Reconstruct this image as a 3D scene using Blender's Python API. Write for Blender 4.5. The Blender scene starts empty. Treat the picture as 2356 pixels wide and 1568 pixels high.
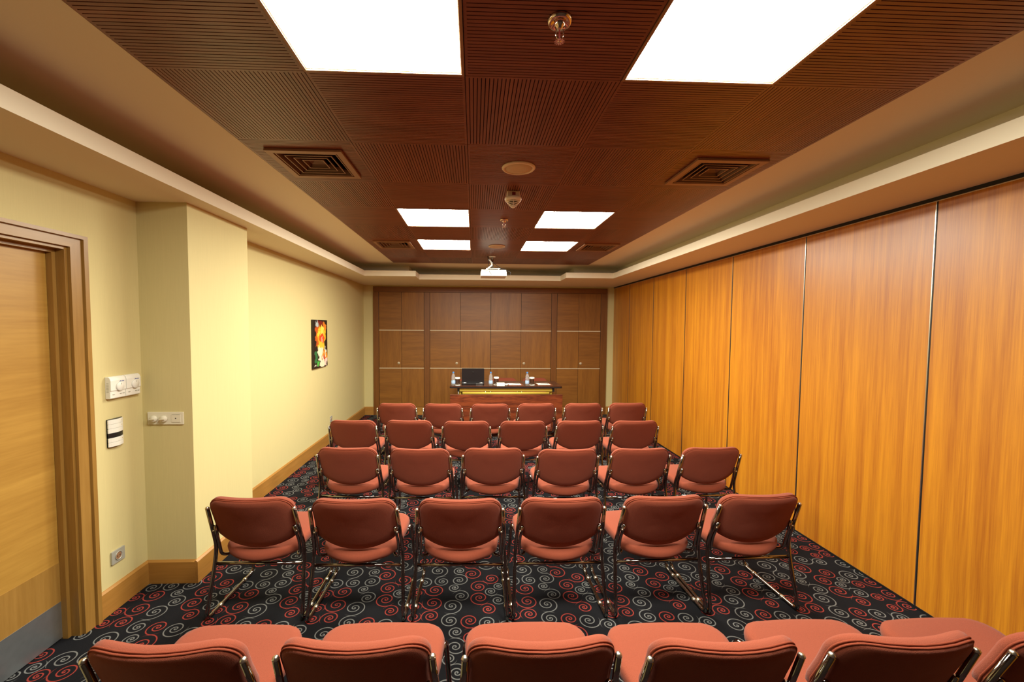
import bpy, bmesh, math, random
from mathutils import Matrix, Vector
PI = math.pi
C = bpy.context.scene.collection
sc = bpy.context.scene

# ------------------------------------------------------------------ camera, world, exposure
CAM_H = 1.6294
W_PX, H_PX, F_PX, CX, CY = 2356, 1568, 959.4057, 1128.1788, 797.4141
right = Vector((0.99923502, -0.03858127, 0.00639252))
down = Vector((0.00452137, -0.04839280, -0.99881815))
fwd = Vector((0.03884502, 0.99808297, -0.04818134))
cd = bpy.data.cameras.new('camera'); cam = bpy.data.objects.new('camera', cd); C.objects.link(cam)
cd.sensor_fit = 'HORIZONTAL'; cd.sensor_width = 36.0; cd.lens = F_PX / W_PX * 36.0
cd.shift_x = (W_PX / 2 - CX) / W_PX; cd.shift_y = (CY - H_PX / 2) / W_PX
cd.clip_start = 0.02
m = Matrix((right, -down, -fwd)).transposed().to_4x4(); m.translation = (0, 0, CAM_H)
cam.matrix_world = m
sc.camera = cam
w = bpy.data.worlds.new('world'); sc.world = w; w.use_nodes = True
w.node_tree.nodes['Background'].inputs[0].default_value = (0.02, 0.018, 0.015, 1)
w.node_tree.nodes['Background'].inputs[1].default_value = 0.2
sc.view_settings.view_transform = 'Standard'; sc.view_settings.look = 'None'
sc.view_settings.gamma = 1.0; sc.view_settings.use_curve_mapping = False
sc.view_settings.exposure = 0.0
LIGHT_STRENGTH = 63.0
LIGHT_COLOUR = (1.0, 0.965, 0.82)

# ------------------------------------------------------------------ room numbers (metres, floor at z = 0)
ZC, ZS, ZL = 2.578, 2.372, 2.452            # wood ceiling, soffit underside, top of the soffit lip
XR, XLD, XLM, XP = 2.5925, -2.053, -2.0104, -1.7521
YP0, YP1, YB, YF = 2.6456, 3.3195, 7.686, -0.75
LIPR, LIPL, LIPY, LIPC = 2.105, -1.63, 6.29, 6.70
JOGL, JOGR = -0.875, 1.382
GX, GY, T = -1.2394, 1.6304, 0.6
WX0, WX1, WY1 = -1.215, 1.736, 6.35
ZTOP = 2.72

# ------------------------------------------------------------------ mesh builder
class MB:
    def __init__(s): s.v = []; s.f = []; s.m = []; s.sm = []
    def add(s, vs, fs, mi=0, smooth=False):
        o = len(s.v); s.v += [tuple(p) for p in vs]
        for f in fs: s.f.append([o + i for i in f]); s.m.append(mi); s.sm.append(smooth)
        return s
    def box(s, x0, x1, y0, y1, z0, z1, mi=0):
        x0, x1 = min(x0, x1), max(x0, x1); y0, y1 = min(y0, y1), max(y0, y1); z0, z1 = min(z0, z1), max(z0, z1)
        vs = [(x, y, z) for z in (z0, z1) for y in (y0, y1) for x in (x0, x1)]
        return s.add(vs, [(0, 2, 3, 1), (4, 5, 7, 6), (0, 1, 5, 4), (2, 6, 7, 3), (0, 4, 6, 2), (1, 3, 7, 5)], mi)
    def tube(s, pts, r, seg=10, mi=0, closed=False, taper=None):
        pts = [Vector(p) for p in pts]; n = len(pts); rings = []
        up = None
        for i, p in enumerate(pts):
            a = pts[i - 1] if (i > 0 or closed) else p
            b = pts[(i + 1) % n] if (i < n - 1 or closed) else p
            t = (b - a).normalized()
            if up is None:
                up = Vector((0, 0, 1)) if abs(t.z) < .9 else Vector((1, 0, 0))
            u = (up - t * up.dot(t))
            if u.length < 1e-6: u = t.orthogonal()
            u.normalize(); q = t.cross(u); up = u
            rr = r if taper is None else r * taper[i]
            rings.append([p + u * (rr * math.cos(2 * PI * k / seg)) + q * (rr * math.sin(2 * PI * k / seg)) for k in range(seg)])
        vs = [v for R in rings for v in R]; fs = []
        for i in range(n if closed else n - 1):
            j = (i + 1) % n
            for k in range(seg):
                k2 = (k + 1) % seg
                fs.append((i * seg + k, i * seg + k2, j * seg + k2, j * seg + k))
        if not closed:
            fs.append(tuple(range(seg))[::-1]); fs.append(tuple((n - 1) * seg + k for k in range(seg)))
        return s.add(vs, fs, mi, True)
    def lathe(s, prof, seg=24, mi=0, axis='z', origin=(0, 0, 0), smooth=True):
        vs = []; fs = []; o = Vector(origin)
        for (r, h) in prof:
            for k in range(seg):
                a = 2 * PI * k / seg; c, d = r * math.cos(a), r * math.sin(a)
                p = (c, d, h) if axis == 'z' else ((h, c, d) if axis == 'x' else (c, h, -d))
                vs.append(o + Vector(p))
        for i in range(len(prof) - 1):
            for k in range(seg):
                k2 = (k + 1) % seg
                fs.append((i * seg + k, i * seg + k2, (i + 1) * seg + k2, (i + 1) * seg + k))
        fs.append(tuple(range(seg))[::-1]); fs.append(tuple((len(prof) - 1) * seg + k for k in range(seg)))
        return s.add(vs, fs, mi, smooth)
    def prism(s, poly, z0, z1, mi=0, axis='z'):
        def P(a, b, h): return (a, b, h) if axis == 'z' else ((h, a, b) if axis == 'x' else (a, h, b))
        n = len(poly); vs = [P(a, b, z0) for a, b in poly] + [P(a, b, z1) for a, b in poly]
        fs = [tuple(range(n))[::-1], tuple(range(n, 2 * n))] + [(i, (i + 1) % n, n + (i + 1) % n, n + i) for i in range(n)]
        return s.add(vs, fs, mi)
    def rings(s, loops, mi=0, cap=True):
        n = len(loops[0]); vs = [p for L in loops for p in L]; fs = []
        for i in range(len(loops) - 1):
            for k in range(n):
                k2 = (k + 1) % n
                fs.append((i * n + k, i * n + k2, (i + 1) * n + k2, (i + 1) * n + k))
        o = len(vs)
        if cap:
            for li, flip in ((0, True), (len(loops) - 1, False)):
                L = loops[li]; c = sum((Vector(p) for p in L), Vector()) / n
                vs = vs + [tuple(c)]; ci = len(vs) - 1
                for k in range(n):
                    a, b = li * n + k, li * n + (k + 1) % n
                    fs.append((ci, b, a) if flip else (ci, a, b))
        return s.add(vs, fs, mi, True)
    def mesh(s, name, mats, fix=True):
        me = bpy.data.meshes.new(name); me.from_pydata([tuple(v) for v in s.v], [], s.f)
        for mt in (mats if isinstance(mats, (list, tuple)) else [mats]): me.materials.append(mt)
        me.polygons.foreach_set('material_index', s.m); me.polygons.foreach_set('use_smooth', s.sm)
        if fix:
            bm = bmesh.new(); bm.from_mesh(me); bmesh.ops.recalc_face_normals(bm, faces=bm.faces); bm.to_mesh(me); bm.free()
        me.update(); return me

def obj(name, mb, mats, parent=None, loc=None, rot=None, bevel=0.0, sharp=False):
    me = mb if isinstance(mb, bpy.types.Mesh) else mb.mesh(name, mats)
    o = bpy.data.objects.new(name, me); C.objects.link(o)
    if parent is not None: o.parent = parent
    if loc is not None: o.location = loc
    if rot is not None: o.rotation_euler = rot
    if bevel:
        b = o.modifiers.new('bevel', 'BEVEL'); b.width = bevel; b.segments = 2; b.limit_method = 'ANGLE'; b.angle_limit = math.radians(40)
    return o
def tag(o, label, cat, group=None):
    o['label'] = label; o['category'] = cat
    if group: o['group'] = group
    return o
def thing(name, label, cat, loc=(0, 0, 0), rz=0.0, group=None):
    o = bpy.data.objects.new(name, None); C.objects.link(o); o.empty_display_size = 0.1
    o.location = loc; o.rotation_euler = (0, 0, rz)
    return tag(o, label, cat, group)
def struct(name, mb, mats, parent=None, label=None, bevel=0.0):
    o = obj(name, mb, mats, parent, bevel=bevel)
    if parent is None: o['kind'] = 'structure'
    if label: o['label'] = label
    return o
def dup(root, loc, rz, label=None, group=None):
    r = root.copy(); C.objects.link(r); r.location = loc; r.rotation_euler = (0, 0, rz)
    if label: r['label'] = label
    if group: r['group'] = group
    for ch in list(root.children):
        c = ch.copy(); C.objects.link(c); c.parent = r
        for g in list(ch.children):
            d = g.copy(); C.objects.link(d); d.parent = c
    return r
def fillet(pts, rad, n=5):
    pts = [Vector(p) for p in pts]; out = [pts[0]]
    for i in range(1, len(pts) - 1):
        a, p, b = pts[i - 1], pts[i], pts[i + 1]
        rr = rad[i] if isinstance(rad, (list, tuple)) else rad
        d1, d2 = (a - p), (b - p); L = min(rr, d1.length * .48, d2.length * .48)
        s, e = p + d1.normalized() * L, p + d2.normalized() * L
        for k in range(n + 1):
            t = k / n; out.append(s * (1 - t) ** 2 + p * 2 * t * (1 - t) + e * t * t)
    out.append(pts[-1]); return out
def rrect(x0, x1, y0, y1, r, n=6):
    out = []
    for cx, cy, a0 in ((x1 - r, y0 + r, -PI / 2), (x1 - r, y1 - r, 0), (x0 + r, y1 - r, PI / 2), (x0 + r, y0 + r, PI)):
        for k in range(n + 1):
            a = a0 + PI / 2 * k / n; out.append((cx + r * math.cos(a), cy + r * math.sin(a)))
    return out

# ------------------------------------------------------------------ materials
def new_mat(name):
    mt = bpy.data.materials.new(name); mt.use_nodes = True
    nt = mt.node_tree; return mt, nt, nt.nodes['Principled BSDF']
def plain(name, col, rough=.6, metal=0.0, spec=.5, bump=0.0, bscale=200.0, vary=0.0, vscale=8.0, trans=0.0, ior=1.45, sheen=0.0):
    mt, nt, b = new_mat(name)
    b.inputs['Base Color'].default_value = (*col, 1); b.inputs['Roughness'].default_value = rough
    b.inputs['Metallic'].default_value = metal; b.inputs['Specular IOR Level'].default_value = spec
    b.inputs['Transmission Weight'].default_value = trans; b.inputs['IOR'].default_value = ior
    b.inputs['Sheen Weight'].default_value = sheen
    tc = nt.nodes.new('ShaderNodeTexCoord')
    if vary:
        n = nt.nodes.new('ShaderNodeTexNoise'); n.inputs['Scale'].default_value = vscale; n.inputs['Detail'].default_value = 5
        nt.links.new(tc.outputs['Object'], n.inputs['Vector'])
        mx = nt.nodes.new('ShaderNodeMix'); mx.data_type = 'RGBA'
        mx.inputs['A'].default_value = (*[c * (1 - vary) for c in col], 1); mx.inputs['B'].default_value = (*[min(1, c * (1 + vary)) for c in col], 1)
        nt.links.new(n.outputs['Fac'], mx.inputs['Factor']); nt.links.new(mx.outputs['Result'], b.inputs['Base Color'])
    if bump:
        n = nt.nodes.new('ShaderNodeTexNoise'); n.inputs['Scale'].default_value = bscale; n.inputs['Detail'].default_value = 2
        nt.links.new(tc.outputs['Object'], n.inputs['Vector'])
        bp = nt.nodes.new('ShaderNodeBump'); bp.inputs['Strength'].default_value = bump; bp.inputs['Distance'].default_value = .002
        nt.links.new(n.outputs['Fac'], bp.inputs['Height']); nt.links.new(bp.outputs['Normal'], b.inputs['Normal'])
    return mt
def wood(name, dark, light, axis='z', rough=.4, scale=1.0, spec=.5, contrast=1.0, stretch=14.0, coat=0.0, coat_rough=.25):
    mt, nt, b = new_mat(name)
    tc = nt.nodes.new('ShaderNodeTexCoord'); oi = nt.nodes.new('ShaderNodeObjectInfo')
    mp = nt.nodes.new('ShaderNodeMapping'); s = [9 * scale] * 3; s['xyz'.index(axis)] = 9 * scale / stretch
    mp.inputs['Scale'].default_value = s
    nt.links.new(tc.outputs['Object'], mp.inputs['Vector'])
    mul = nt.nodes.new('ShaderNodeMath'); mul.operation = 'MULTIPLY'; mul.inputs[1].default_value = 57.0
    nt.links.new(oi.outputs['Random'], mul.inputs[0])
    n1 = nt.nodes.new('ShaderNodeTexNoise'); n1.noise_dimensions = '4D'; n1.inputs['Scale'].default_value = 1.0; n1.inputs['Detail'].default_value = 4; n1.inputs['Distortion'].default_value = .6
    n2 = nt.nodes.new('ShaderNodeTexNoise'); n2.noise_dimensions = '4D'; n2.inputs['Scale'].default_value = 7.0; n2.inputs['Detail'].default_value = 3
    for n in (n1, n2):
        nt.links.new(mp.outputs['Vector'], n.inputs['Vector']); nt.links.new(mul.outputs[0], n.inputs['W'])
    ad = nt.nodes.new('ShaderNodeMix'); ad.data_type = 'FLOAT'; ad.inputs['Factor'].default_value = .38
    nt.links.new(n1.outputs['Fac'], ad.inputs['A']); nt.links.new(n2.outputs['Fac'], ad.inputs['B'])
    rp = nt.nodes.new('ShaderNodeValToRGB')
    rp.color_ramp.elements[0].position = .5 - .16 / contrast; rp.color_ramp.elements[1].position = .5 + .16 / contrast
    rp.color_ramp.elements[0].color = (*dark, 1); rp.color_ramp.elements[1].color = (*light, 1)
    nt.links.new(ad.outputs['Result'], rp.inputs['Fac']); nt.links.new(rp.outputs['Color'], b.inputs['Base Color'])
    b.inputs['Roughness'].default_value = rough; b.inputs['Specular IOR Level'].default_value = spec
    b.inputs['Coat Weight'].default_value = coat; b.inputs['Coat Roughness'].default_value = coat_rough
    return mt
def emission(name, col, strength):
    mt = bpy.data.materials.new(name); mt.use_nodes = True; nt = mt.node_tree; nt.nodes.clear()
    e = nt.nodes.new('ShaderNodeEmission'); o = nt.nodes.new('ShaderNodeOutputMaterial')
    e.inputs[0].default_value = (*col, 1); e.inputs[1].default_value = strength
    nt.links.new(e.outputs[0], o.inputs[0]); return mt

def carpet():
    mt, nt, b = new_mat('scroll carpet')
    g = bpy.data.node_groups.new('scroll', 'ShaderNodeTree')
    for nme, typ in (('Vector', 'NodeSocketVector'), ('Angle', 'NodeSocketFloat'), ('R1', 'NodeSocketFloat'), ('R2', 'NodeSocketFloat'), ('Flip', 'NodeSocketFloat')):
        g.interface.new_socket(nme, in_out='INPUT', socket_type=typ)
    g.interface.new_socket('Mask', in_out='OUTPUT', socket_type='NodeSocketFloat')
    gi = g.nodes.new('NodeGroupInput'); go = g.nodes.new('NodeGroupOutput')
    def M(op, a, c=None, d=None):
        n = g.nodes.new('ShaderNodeMath'); n.operation = op
        for i, x in enumerate((a, c, d)):
            if x is None: continue
            if isinstance(x, (int, float)): n.inputs[i].default_value = x
            else: g.links.new(x, n.inputs[i])
        return n.outputs[0]
    vr = g.nodes.new('ShaderNodeVectorRotate'); vr.rotation_type = 'Z_AXIS'
    g.links.new(gi.outputs['Vector'], vr.inputs['Vector']); g.links.new(gi.outputs['Angle'], vr.inputs['Angle'])
    sp = g.nodes.new('ShaderNodeSeparateXYZ'); g.links.new(vr.outputs[0], sp.inputs[0])
    x, y = sp.outputs[0], M('MULTIPLY', sp.outputs[1], gi.outputs['Flip'])
    side = M('GREATER_THAN', x, 0.0)
    R = M('MULTIPLY_ADD', M('SUBTRACT', gi.outputs['R2'], gi.outputs['R1']), side, gi.outputs['R1'])
    s = M('MULTIPLY_ADD', side, -2.0, 1.0)
    xq = M('MULTIPLY_ADD', x, s, R); yq = M('MULTIPLY', y, s)
    r = M('SQRT', M('ADD', M('MULTIPLY', xq, xq), M('MULTIPLY', yq, yq)))
    th = M('DIVIDE', M('ARCTAN2', yq, xq), 2 * PI)
    rn = M('MAXIMUM', M('DIVIDE', r, R), 0.0001)
    gm, N = 0.56, 3.0
    t = M('POWER', rn, gm)
    ph = M('SUBTRACT', M('MULTIPLY', t, N), th)
    f = M('ABSOLUTE', M('SUBTRACT', M('FRACT', M('ADD', ph, 100.5)), 0.5))
    dist = M('MULTIPLY', M('MULTIPLY', f, M('DIVIDE', R, N * gm)), M('POWER', rn, 1 - gm))
    mr = g.nodes.new('ShaderNodeMapRange'); mr.inputs['From Min'].default_value = .0021; mr.inputs['From Max'].default_value = .0038
    mr.inputs['To Min'].default_value = 1; mr.inputs['To Max'].default_value = 0
    g.links.new(dist, mr.inputs['Value'])
    msk = M('MULTIPLY', mr.outputs[0], M('LESS_THAN', rn, 1.01))
    g.links.new(msk, go.inputs['Mask'])
    # scrolls packed without touching in one repeat of the print (wrapped at its edges)
    rnd = random.Random(5); L = .56; cells = 140; occ = [[False] * cells for _ in range(cells)]; mot = []
    def curve(cx, cy, a, R1, R2, fl):
        out = []; ca, sa = math.cos(a), math.sin(a)
        for sgn, RR in ((1, R1), (-1, R2)):
            for k in range(40):
                phi = N * (k + 1) / 40; rr = RR * (phi / N) ** (1 / gm); an = 2 * PI * phi
                lx, ly = sgn * (rr * math.cos(an) - RR), sgn * rr * math.sin(an) * fl
                out.append((cx + lx * ca - ly * sa, cy + lx * sa + ly * ca))
        return out
    def cell(p): return int(p[0] / L * cells) % cells, int(p[1] / L * cells) % cells
    for tries in range(16000):
        k = 1.0 if tries < 5000 else (.84 if tries < 10000 else .68)
        q = (rnd.uniform(0, L), rnd.uniform(0, L), rnd.uniform(0, 2 * PI), rnd.uniform(.060, .068) * k, rnd.uniform(.040, .058) * k, rnd.choice((-1, 1)))
        pts = [cell(p) for p in curve(*q)]
        if any(occ[u][v] for u, v in pts): continue
        mot.append(q); D = 3
        for u, v in pts:
            for du in range(-D, D + 1):
                for dv in range(-D, D + 1):
                    if du * du + dv * dv <= D * D: occ[(u + du) % cells][(v + dv) % cells] = True
        if len(mot) >= 34: break
    tc = nt.nodes.new('ShaderNodeTexCoord'); acc = [None, None]
    for i, (cx, cy, a, R1, R2, fl) in enumerate(mot):
        su = nt.nodes.new('ShaderNodeVectorMath'); su.operation = 'SUBTRACT'; su.inputs[1].default_value = (cx, cy, 0)
        nt.links.new(tc.outputs['Object'], su.inputs[0])
        wr = nt.nodes.new('ShaderNodeVectorMath'); wr.operation = 'WRAP'
        wr.inputs[1].default_value = (L / 2, L / 2, 1); wr.inputs[2].default_value = (-L / 2, -L / 2, -1)
        nt.links.new(su.outputs[0], wr.inputs[0])
        gn = nt.nodes.new('ShaderNodeGroup'); gn.node_tree = g
        nt.links.new(wr.outputs[0], gn.inputs['Vector'])
        gn.inputs['Angle'].default_value = -a; gn.inputs['R1'].default_value = R1; gn.inputs['R2'].default_value = R2; gn.inputs['Flip'].default_value = fl
        k = 1 if rnd.random() < .40 else 0
        if acc[k] is None: acc[k] = gn.outputs[0]
        else:
            mx = nt.nodes.new('ShaderNodeMath'); mx.operation = 'MAXIMUM'
            nt.links.new(acc[k], mx.inputs[0]); nt.links.new(gn.outputs[0], mx.inputs[1]); acc[k] = mx.outputs[0]
    m1 = nt.nodes.new('ShaderNodeMix'); m1.data_type = 'RGBA'; m1.inputs['A'].default_value = (.009, .009, .011, 1); m1.inputs['B'].default_value = (.165, .165, .16, 1)
    m2 = nt.nodes.new('ShaderNodeMix'); m2.data_type = 'RGBA'; m2.inputs['B'].default_value = (.30, .040, .031, 1)
    nt.links.new(acc[0], m1.inputs['Factor']); nt.links.new(m1.outputs['Result'], m2.inputs['A']); nt.links.new(acc[1], m2.inputs['Factor'])
    nt.links.new(m2.outputs['Result'], b.inputs['Base Color'])
    b.inputs['Roughness'].default_value = .95; b.inputs['Specular IOR Level'].default_value = .1
    nz = nt.nodes.new('ShaderNodeTexNoise'); nz.inputs['Scale'].default_value = 420; nt.links.new(tc.outputs['Object'], nz.inputs['Vector'])
    bp = nt.nodes.new('ShaderNodeBump'); bp.inputs['Strength'].default_value = .5; bp.inputs['Distance'].default_value = .003
    nt.links.new(nz.outputs['Fac'], bp.inputs['Height']); nt.links.new(bp.outputs['Normal'], b.inputs['Normal'])
    return mt

def wallpaper(name, col):
    mt, nt, b = new_mat(name)
    tc = nt.nodes.new('ShaderNodeTexCoord'); mp = nt.nodes.new('ShaderNodeMapping'); mp.inputs['Scale'].default_value = (300, 300, 6)
    nt.links.new(tc.outputs['Object'], mp.inputs['Vector'])
    n = nt.nodes.new('ShaderNodeTexNoise'); n.inputs['Scale'].default_value = 1; n.inputs['Detail'].default_value = 2
    nt.links.new(mp.outputs[0], n.inputs['Vector'])
    mx = nt.nodes.new('ShaderNodeMix'); mx.data_type = 'RGBA'
    mx.inputs['A'].default_value = (*[c * .95 for c in col], 1); mx.inputs['B'].default_value = (*[min(1, c * 1.05) for c in col], 1)
    nt.links.new(n.outputs['Fac'], mx.inputs['Factor']); nt.links.new(mx.outputs['Result'], b.inputs['Base Color'])
    b.inputs['Roughness'].default_value = .75; b.inputs['Specular IOR Level'].default_value = .25
    return mt

def painting_mat():
    mt, nt, b = new_mat('flower painting')
    tc = nt.nodes.new('ShaderNodeTexCoord'); sp = nt.nodes.new('ShaderNodeSeparateXYZ')
    nz = nt.nodes.new('ShaderNodeTexNoise'); nz.inputs['Scale'].default_value = 16; nz.inputs['Detail'].default_value = 5
    nt.links.new(tc.outputs['Object'], nz.inputs['Vector'])
    sb = nt.nodes.new('ShaderNodeVectorMath'); sb.operation = 'SUBTRACT'; sb.inputs[1].default_value = (.5, .5, .5)
    nt.links.new(nz.outputs['Color'], sb.inputs[0])
    sc_ = nt.nodes.new('ShaderNodeVectorMath'); sc_.operation = 'SCALE'; sc_.inputs['Scale'].default_value = .17
    nt.links.new(sb.outputs[0], sc_.inputs[0])
    ad = nt.nodes.new('ShaderNodeVectorMath'); ad.operation = 'ADD'
    nt.links.new(tc.outputs['Object'], ad.inputs[0]); nt.links.new(sc_.outputs[0], ad.inputs[1]); nt.links.new(ad.outputs[0], sp.inputs[0])
    # local y (along the wall) -0.245..0.245, local z -0.305..0.305
    cur = None
    blobs = [(.0, .0, 1, 1, (.018, .010, .006)), (-.02, .17, .17, .13, (.20, .015, .008)), (-.10, .10, .08, .14, (.55, .10, .015)), (.14, .22, .06, .07, (.75, .22, .02)),
             (-.12, .26, .06, .04, (.45, .50, .48)), (.03, .10, .15, .13, (.85, .48, .02)), (.06, .15, .07, .08, (.95, .75, .10)), (-.06, .13, .05, .05, (.95, .70, .06)), (.04, .06, .09, .09, (.80, .07, .015)),
             (.05, .05, .03, .03, (.9, .35, .2)), (.02, -.03, .12, .06, (.90, .55, .04)), (-.01, -.10, .11, .06, (.80, .80, .55)), (.02, -.18, .08, .12, (.85, .82, .60)),
             (.14, -.16, .09, .08, (.80, .30, .03)), (.12, -.20, .06, .05, (.55, .04, .02)), (.17, -.10, .03, .07, (.85, .80, .60)), (.06, -.26, .10, .05, (.85, .80, .55)), (.18, -.24, .06, .04, (.85, .60, .50)),
             (-.16, -.16, .05, .08, (.03, .16, .05)), (-.11, -.26, .05, .03, (.08, .45, .06)), (-.19, -.28, .03, .02, (.6, .6, .45))]
    def M(op, a, c=None):
        n = nt.nodes.new('ShaderNodeMath'); n.operation = op
        for i, x in enumerate((a, c)):
            if x is None: continue
            if isinstance(x, (int, float)): n.inputs[i].default_value = x
            else: nt.links.new(x, n.inputs[i])
        return n.outputs[0]
    for (cy, cz, ry, rz, col) in blobs:
        dy = M('DIVIDE', M('SUBTRACT', sp.outputs[1], cy), ry); dz = M('DIVIDE', M('SUBTRACT', sp.outputs[2], cz), rz)
        d = M('ADD', M('MULTIPLY', dy, dy), M('MULTIPLY', dz, dz))
        mr = nt.nodes.new('ShaderNodeMapRange'); mr.inputs['From Min'].default_value = .75; mr.inputs['From Max'].default_value = 1.1; mr.inputs['To Min'].default_value = 1; mr.inputs['To Max'].default_value = 0
        nt.links.new(d, mr.inputs['Value'])
        mx = nt.nodes.new('ShaderNodeMix'); mx.data_type = 'RGBA'; mx.inputs['B'].default_value = (*col, 1)
        if cur is None: mx.inputs['A'].default_value = (.02, .012, .008, 1)
        else: nt.links.new(cur, mx.inputs['A'])
        nt.links.new(mr.outputs[0], mx.inputs['Factor']); cur = mx.outputs['Result']
    nt.links.new(cur, b.inputs['Base Color']); b.inputs['Roughness'].default_value = .45
    return mt

MAT = dict(
    carpet=carpet(),
    wall=wallpaper('yellow wallpaper', (.63, .54, .262)),
    plaster=plain('white plaster', (.82, .74, .56), .85, bump=.05, bscale=60),
    part=wood('orange partition wood', (.37, .108, .004), (.60, .232, .008), 'z', .55, 2.4, contrast=1.15, stretch=40, spec=.3, coat=1.0, coat_rough=.34),
    alu=plain('aluminium', (.70, .66, .55), .3, 1.0),
    black=plain('black', (.006, .006, .006), .5),
    ceil_v=wood('ceiling veneer', (.155, .041, .017), (.265, .076, .031), 'y', .35, 1.6, stretch=16, spec=.5),
    ceil_h=wood('ceiling veneer across', (.155, .041, .017), (.265, .076, .031), 'x', .35, 1.6, stretch=16, spec=.5),
    groove=plain('groove felt', (.012, .008, .006), .9),
    base=wood('oak skirting', (.32, .145, .026), (.44, .21, .045), 'y', .4, 1.2),
    basex=wood('oak skirting across', (.32, .145, .026), (.44, .21, .045), 'x', .4, 1.2),
    door=wood('oak door', (.36, .18, .030), (.50, .28, .055), 'y', .42, 1.4, contrast=.8),
    casing=wood('oak casing', (.27, .135, .026), (.38, .205, .048), 'z', .35, 1.4),
    casingy=wood('oak casing along', (.27, .135, .026), (.38, .205, .048), 'y', .35, 1.4),
    clos_v=wood('closet veneer upright', (.19, .068, .009), (.30, .120, .017), 'z', .42, 1.7),
    clos_h=wood('closet veneer across', (.175, .063, .009), (.285, .113, .017), 'x', .42, 1.7),
    clos_f=wood('closet frame', (.15, .050, .008), (.22, .080, .013), 'z', .42, 1.7),
    clos_fx=wood('closet frame across', (.15, .050, .008), (.22, .080, .013), 'x', .42, 1.7),
    fabric=plain('salmon fabric', (.25, .060, .032), .95, spec=.12, bump=.5, bscale=500, vary=.12, vscale=260, sheen=.1),
    piping=plain('salmon piping', (.23, .052, .027), .9, spec=.1, bump=.3, bscale=500),
    chrome=plain('chrome', (.30, .285, .265), .10, 1.0),
    steel=plain('brushed steel', (.42, .45, .47), .35, .85, vary=.12, vscale=30),
    white=plain('white plastic', (.80, .78, .70), .4),
    cream=plain('cream plastic', (.75, .70, .55), .45),
    blue=plain('blue print', (.05, .08, .30), .5),
    grey=plain('silver plastic', (.45, .44, .38), .45, .3),
    dark=plain('dark plastic', (.012, .012, .013), .35),
    lamp=emission('lit diffuser', LIGHT_COLOUR, LIGHT_STRENGTH),
    reflector=plain('white reflector', (.88, .86, .80), .5),
    vent=plain('bronze vent', (.34, .17, .085), .45, .1),
    blade=plain('shaded bronze blade', (.17, .08, .038), .4, .2),  # vent bronze darkened: shade on blades and core is put into the colour
    speaker=plain('speaker ivory', (.78, .62, .42), .6),
    grille=plain('speaker grille', (.62, .46, .28), .7, bump=.6, bscale=900),
    tabletop=wood('dark table top', (.035, .012, .006), (.075, .024, .012), 'x', .22, 1.5),
    tableedge=plain('black table edge', (.010, .008, .008), .4),
    modesty=wood('red wood modesty panel', (.075, .014, .005), (.20, .042, .012), 'x', .35, 2.4, contrast=1.5, stretch=9),
    brass=plain('yellow rail', (.58, .43, .06), .45, .15),
    paint=painting_mat(),
    glass=plain('clear glass', (.95, .97, .97), .03, trans=1.0, ior=1.08),
    water=plain('bottle plastic', (.88, .94, .97), .06, trans=.85, ior=1.08),
    cap=plain('blue cap', (.06, .22, .55), .4),
    labelb=plain('bottle label', (.34, .48, .72), .5, vary=.5, vscale=60),
    paper=plain('white paper', (.80, .79, .72), .7),
    menu=plain('brown folder', (.20, .06, .025), .5),
    laptop=plain('dark laptop lid', (.018, .017, .018), .3, .3),
    copper=plain('sprinkler chrome', (.70, .55, .45), .12, 1.0),
    strip=plain('pale metal strip', (.62, .52, .36), .35, .1),
    rear=plain('dark rear wall', (.035, .022, .016), .8),
    red=plain('red indicator', (.25, .02, .015), .4),
)

# ------------------------------------------------------------------ setting
struct('floor', MB().box(XLD - .3, XR + .3, YF - .2, YB + .3, -.12, 0), MAT['carpet'], label='black carpet with red and grey scrolls')

# left wall: door wall, pier, long wall
DY0, DY1, DH = 1.235, 2.207, 2.021
wl = MB()
wl.box(XLD - .25, XLD, DY1, YP0, 0, ZTOP); wl.box(XLD - .25, XLD, YF - .1, DY0, 0, ZTOP); wl.box(XLD - .25, XLD, DY0, DY1, DH, ZTOP)
wl.box(XLD - .30, XLD - .251, DY0 - .05, DY1 + .05, 0, DH + .05)
struct('wall_left_door_side', wl, MAT['wall'])
struct('wall_left_pier', MB().box(XLD - .25, XP, YP0, YP1, 0, ZS + .012), MAT['wall'])
struct('wall_left', MB().box(XLM - .25, XLM, YP1, YB + .1, 0, ZTOP), MAT['wall'])
struct('wall_back', MB().box(XLM - .25, XR + .25, YB, YB + .2, 0, ZTOP), MAT['wall'])
struct('wall_rear', MB().box(XLD - .25, XR + .25, YF - .2, YF, 0, ZTOP), MAT['rear'])

# right wall: sliding partition panels
wr = struct('wall_right', MB().box(XR + .045, XR + .25, YF - .1, YB + .1, 0, ZTOP), MAT['black'], label='black core behind the sliding partition')
P0, PW = 2.2747, .9228
k0 = -3
for k in range(k0, 6):
    y0, y1 = P0 + k * PW, min(P0 + (k + 1) * PW, YB)
    y0c = max(y0, YF)
    mb = MB().box(XR, XR + .045, y0c + .004, y1 - .004, .012, ZS - .022)
    obj('partition_panel', mb, MAT['part'], wr, bevel=.0015)
for k in range(k0 + 1, 6):
    y = P0 + k * PW
    obj('joint_profile', MB().box(XR - .0015, XR + .02, y + .0025, y + .0075, .012, ZS - .022), MAT['alu'], wr)
    obj('joint_gap', MB().box(XR - .0005, XR + .03, y - .004, y + .0025, .012, ZS - .022), MAT['black'], wr)
obj('partition_track', MB().box(XR - .006, XR + .045, YF, YB, ZS - .02, ZS + .01), MAT['black'], wr)
obj('top_seal', MB().box(XR - .003, XR + .01, YF, YB, ZS - .026, ZS - .021), MAT['alu'], wr)
obj('floor_seal', MB().box(XR - .004, XR + .045, YF, YB, 0, .014), MAT['black'], wr)

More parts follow.
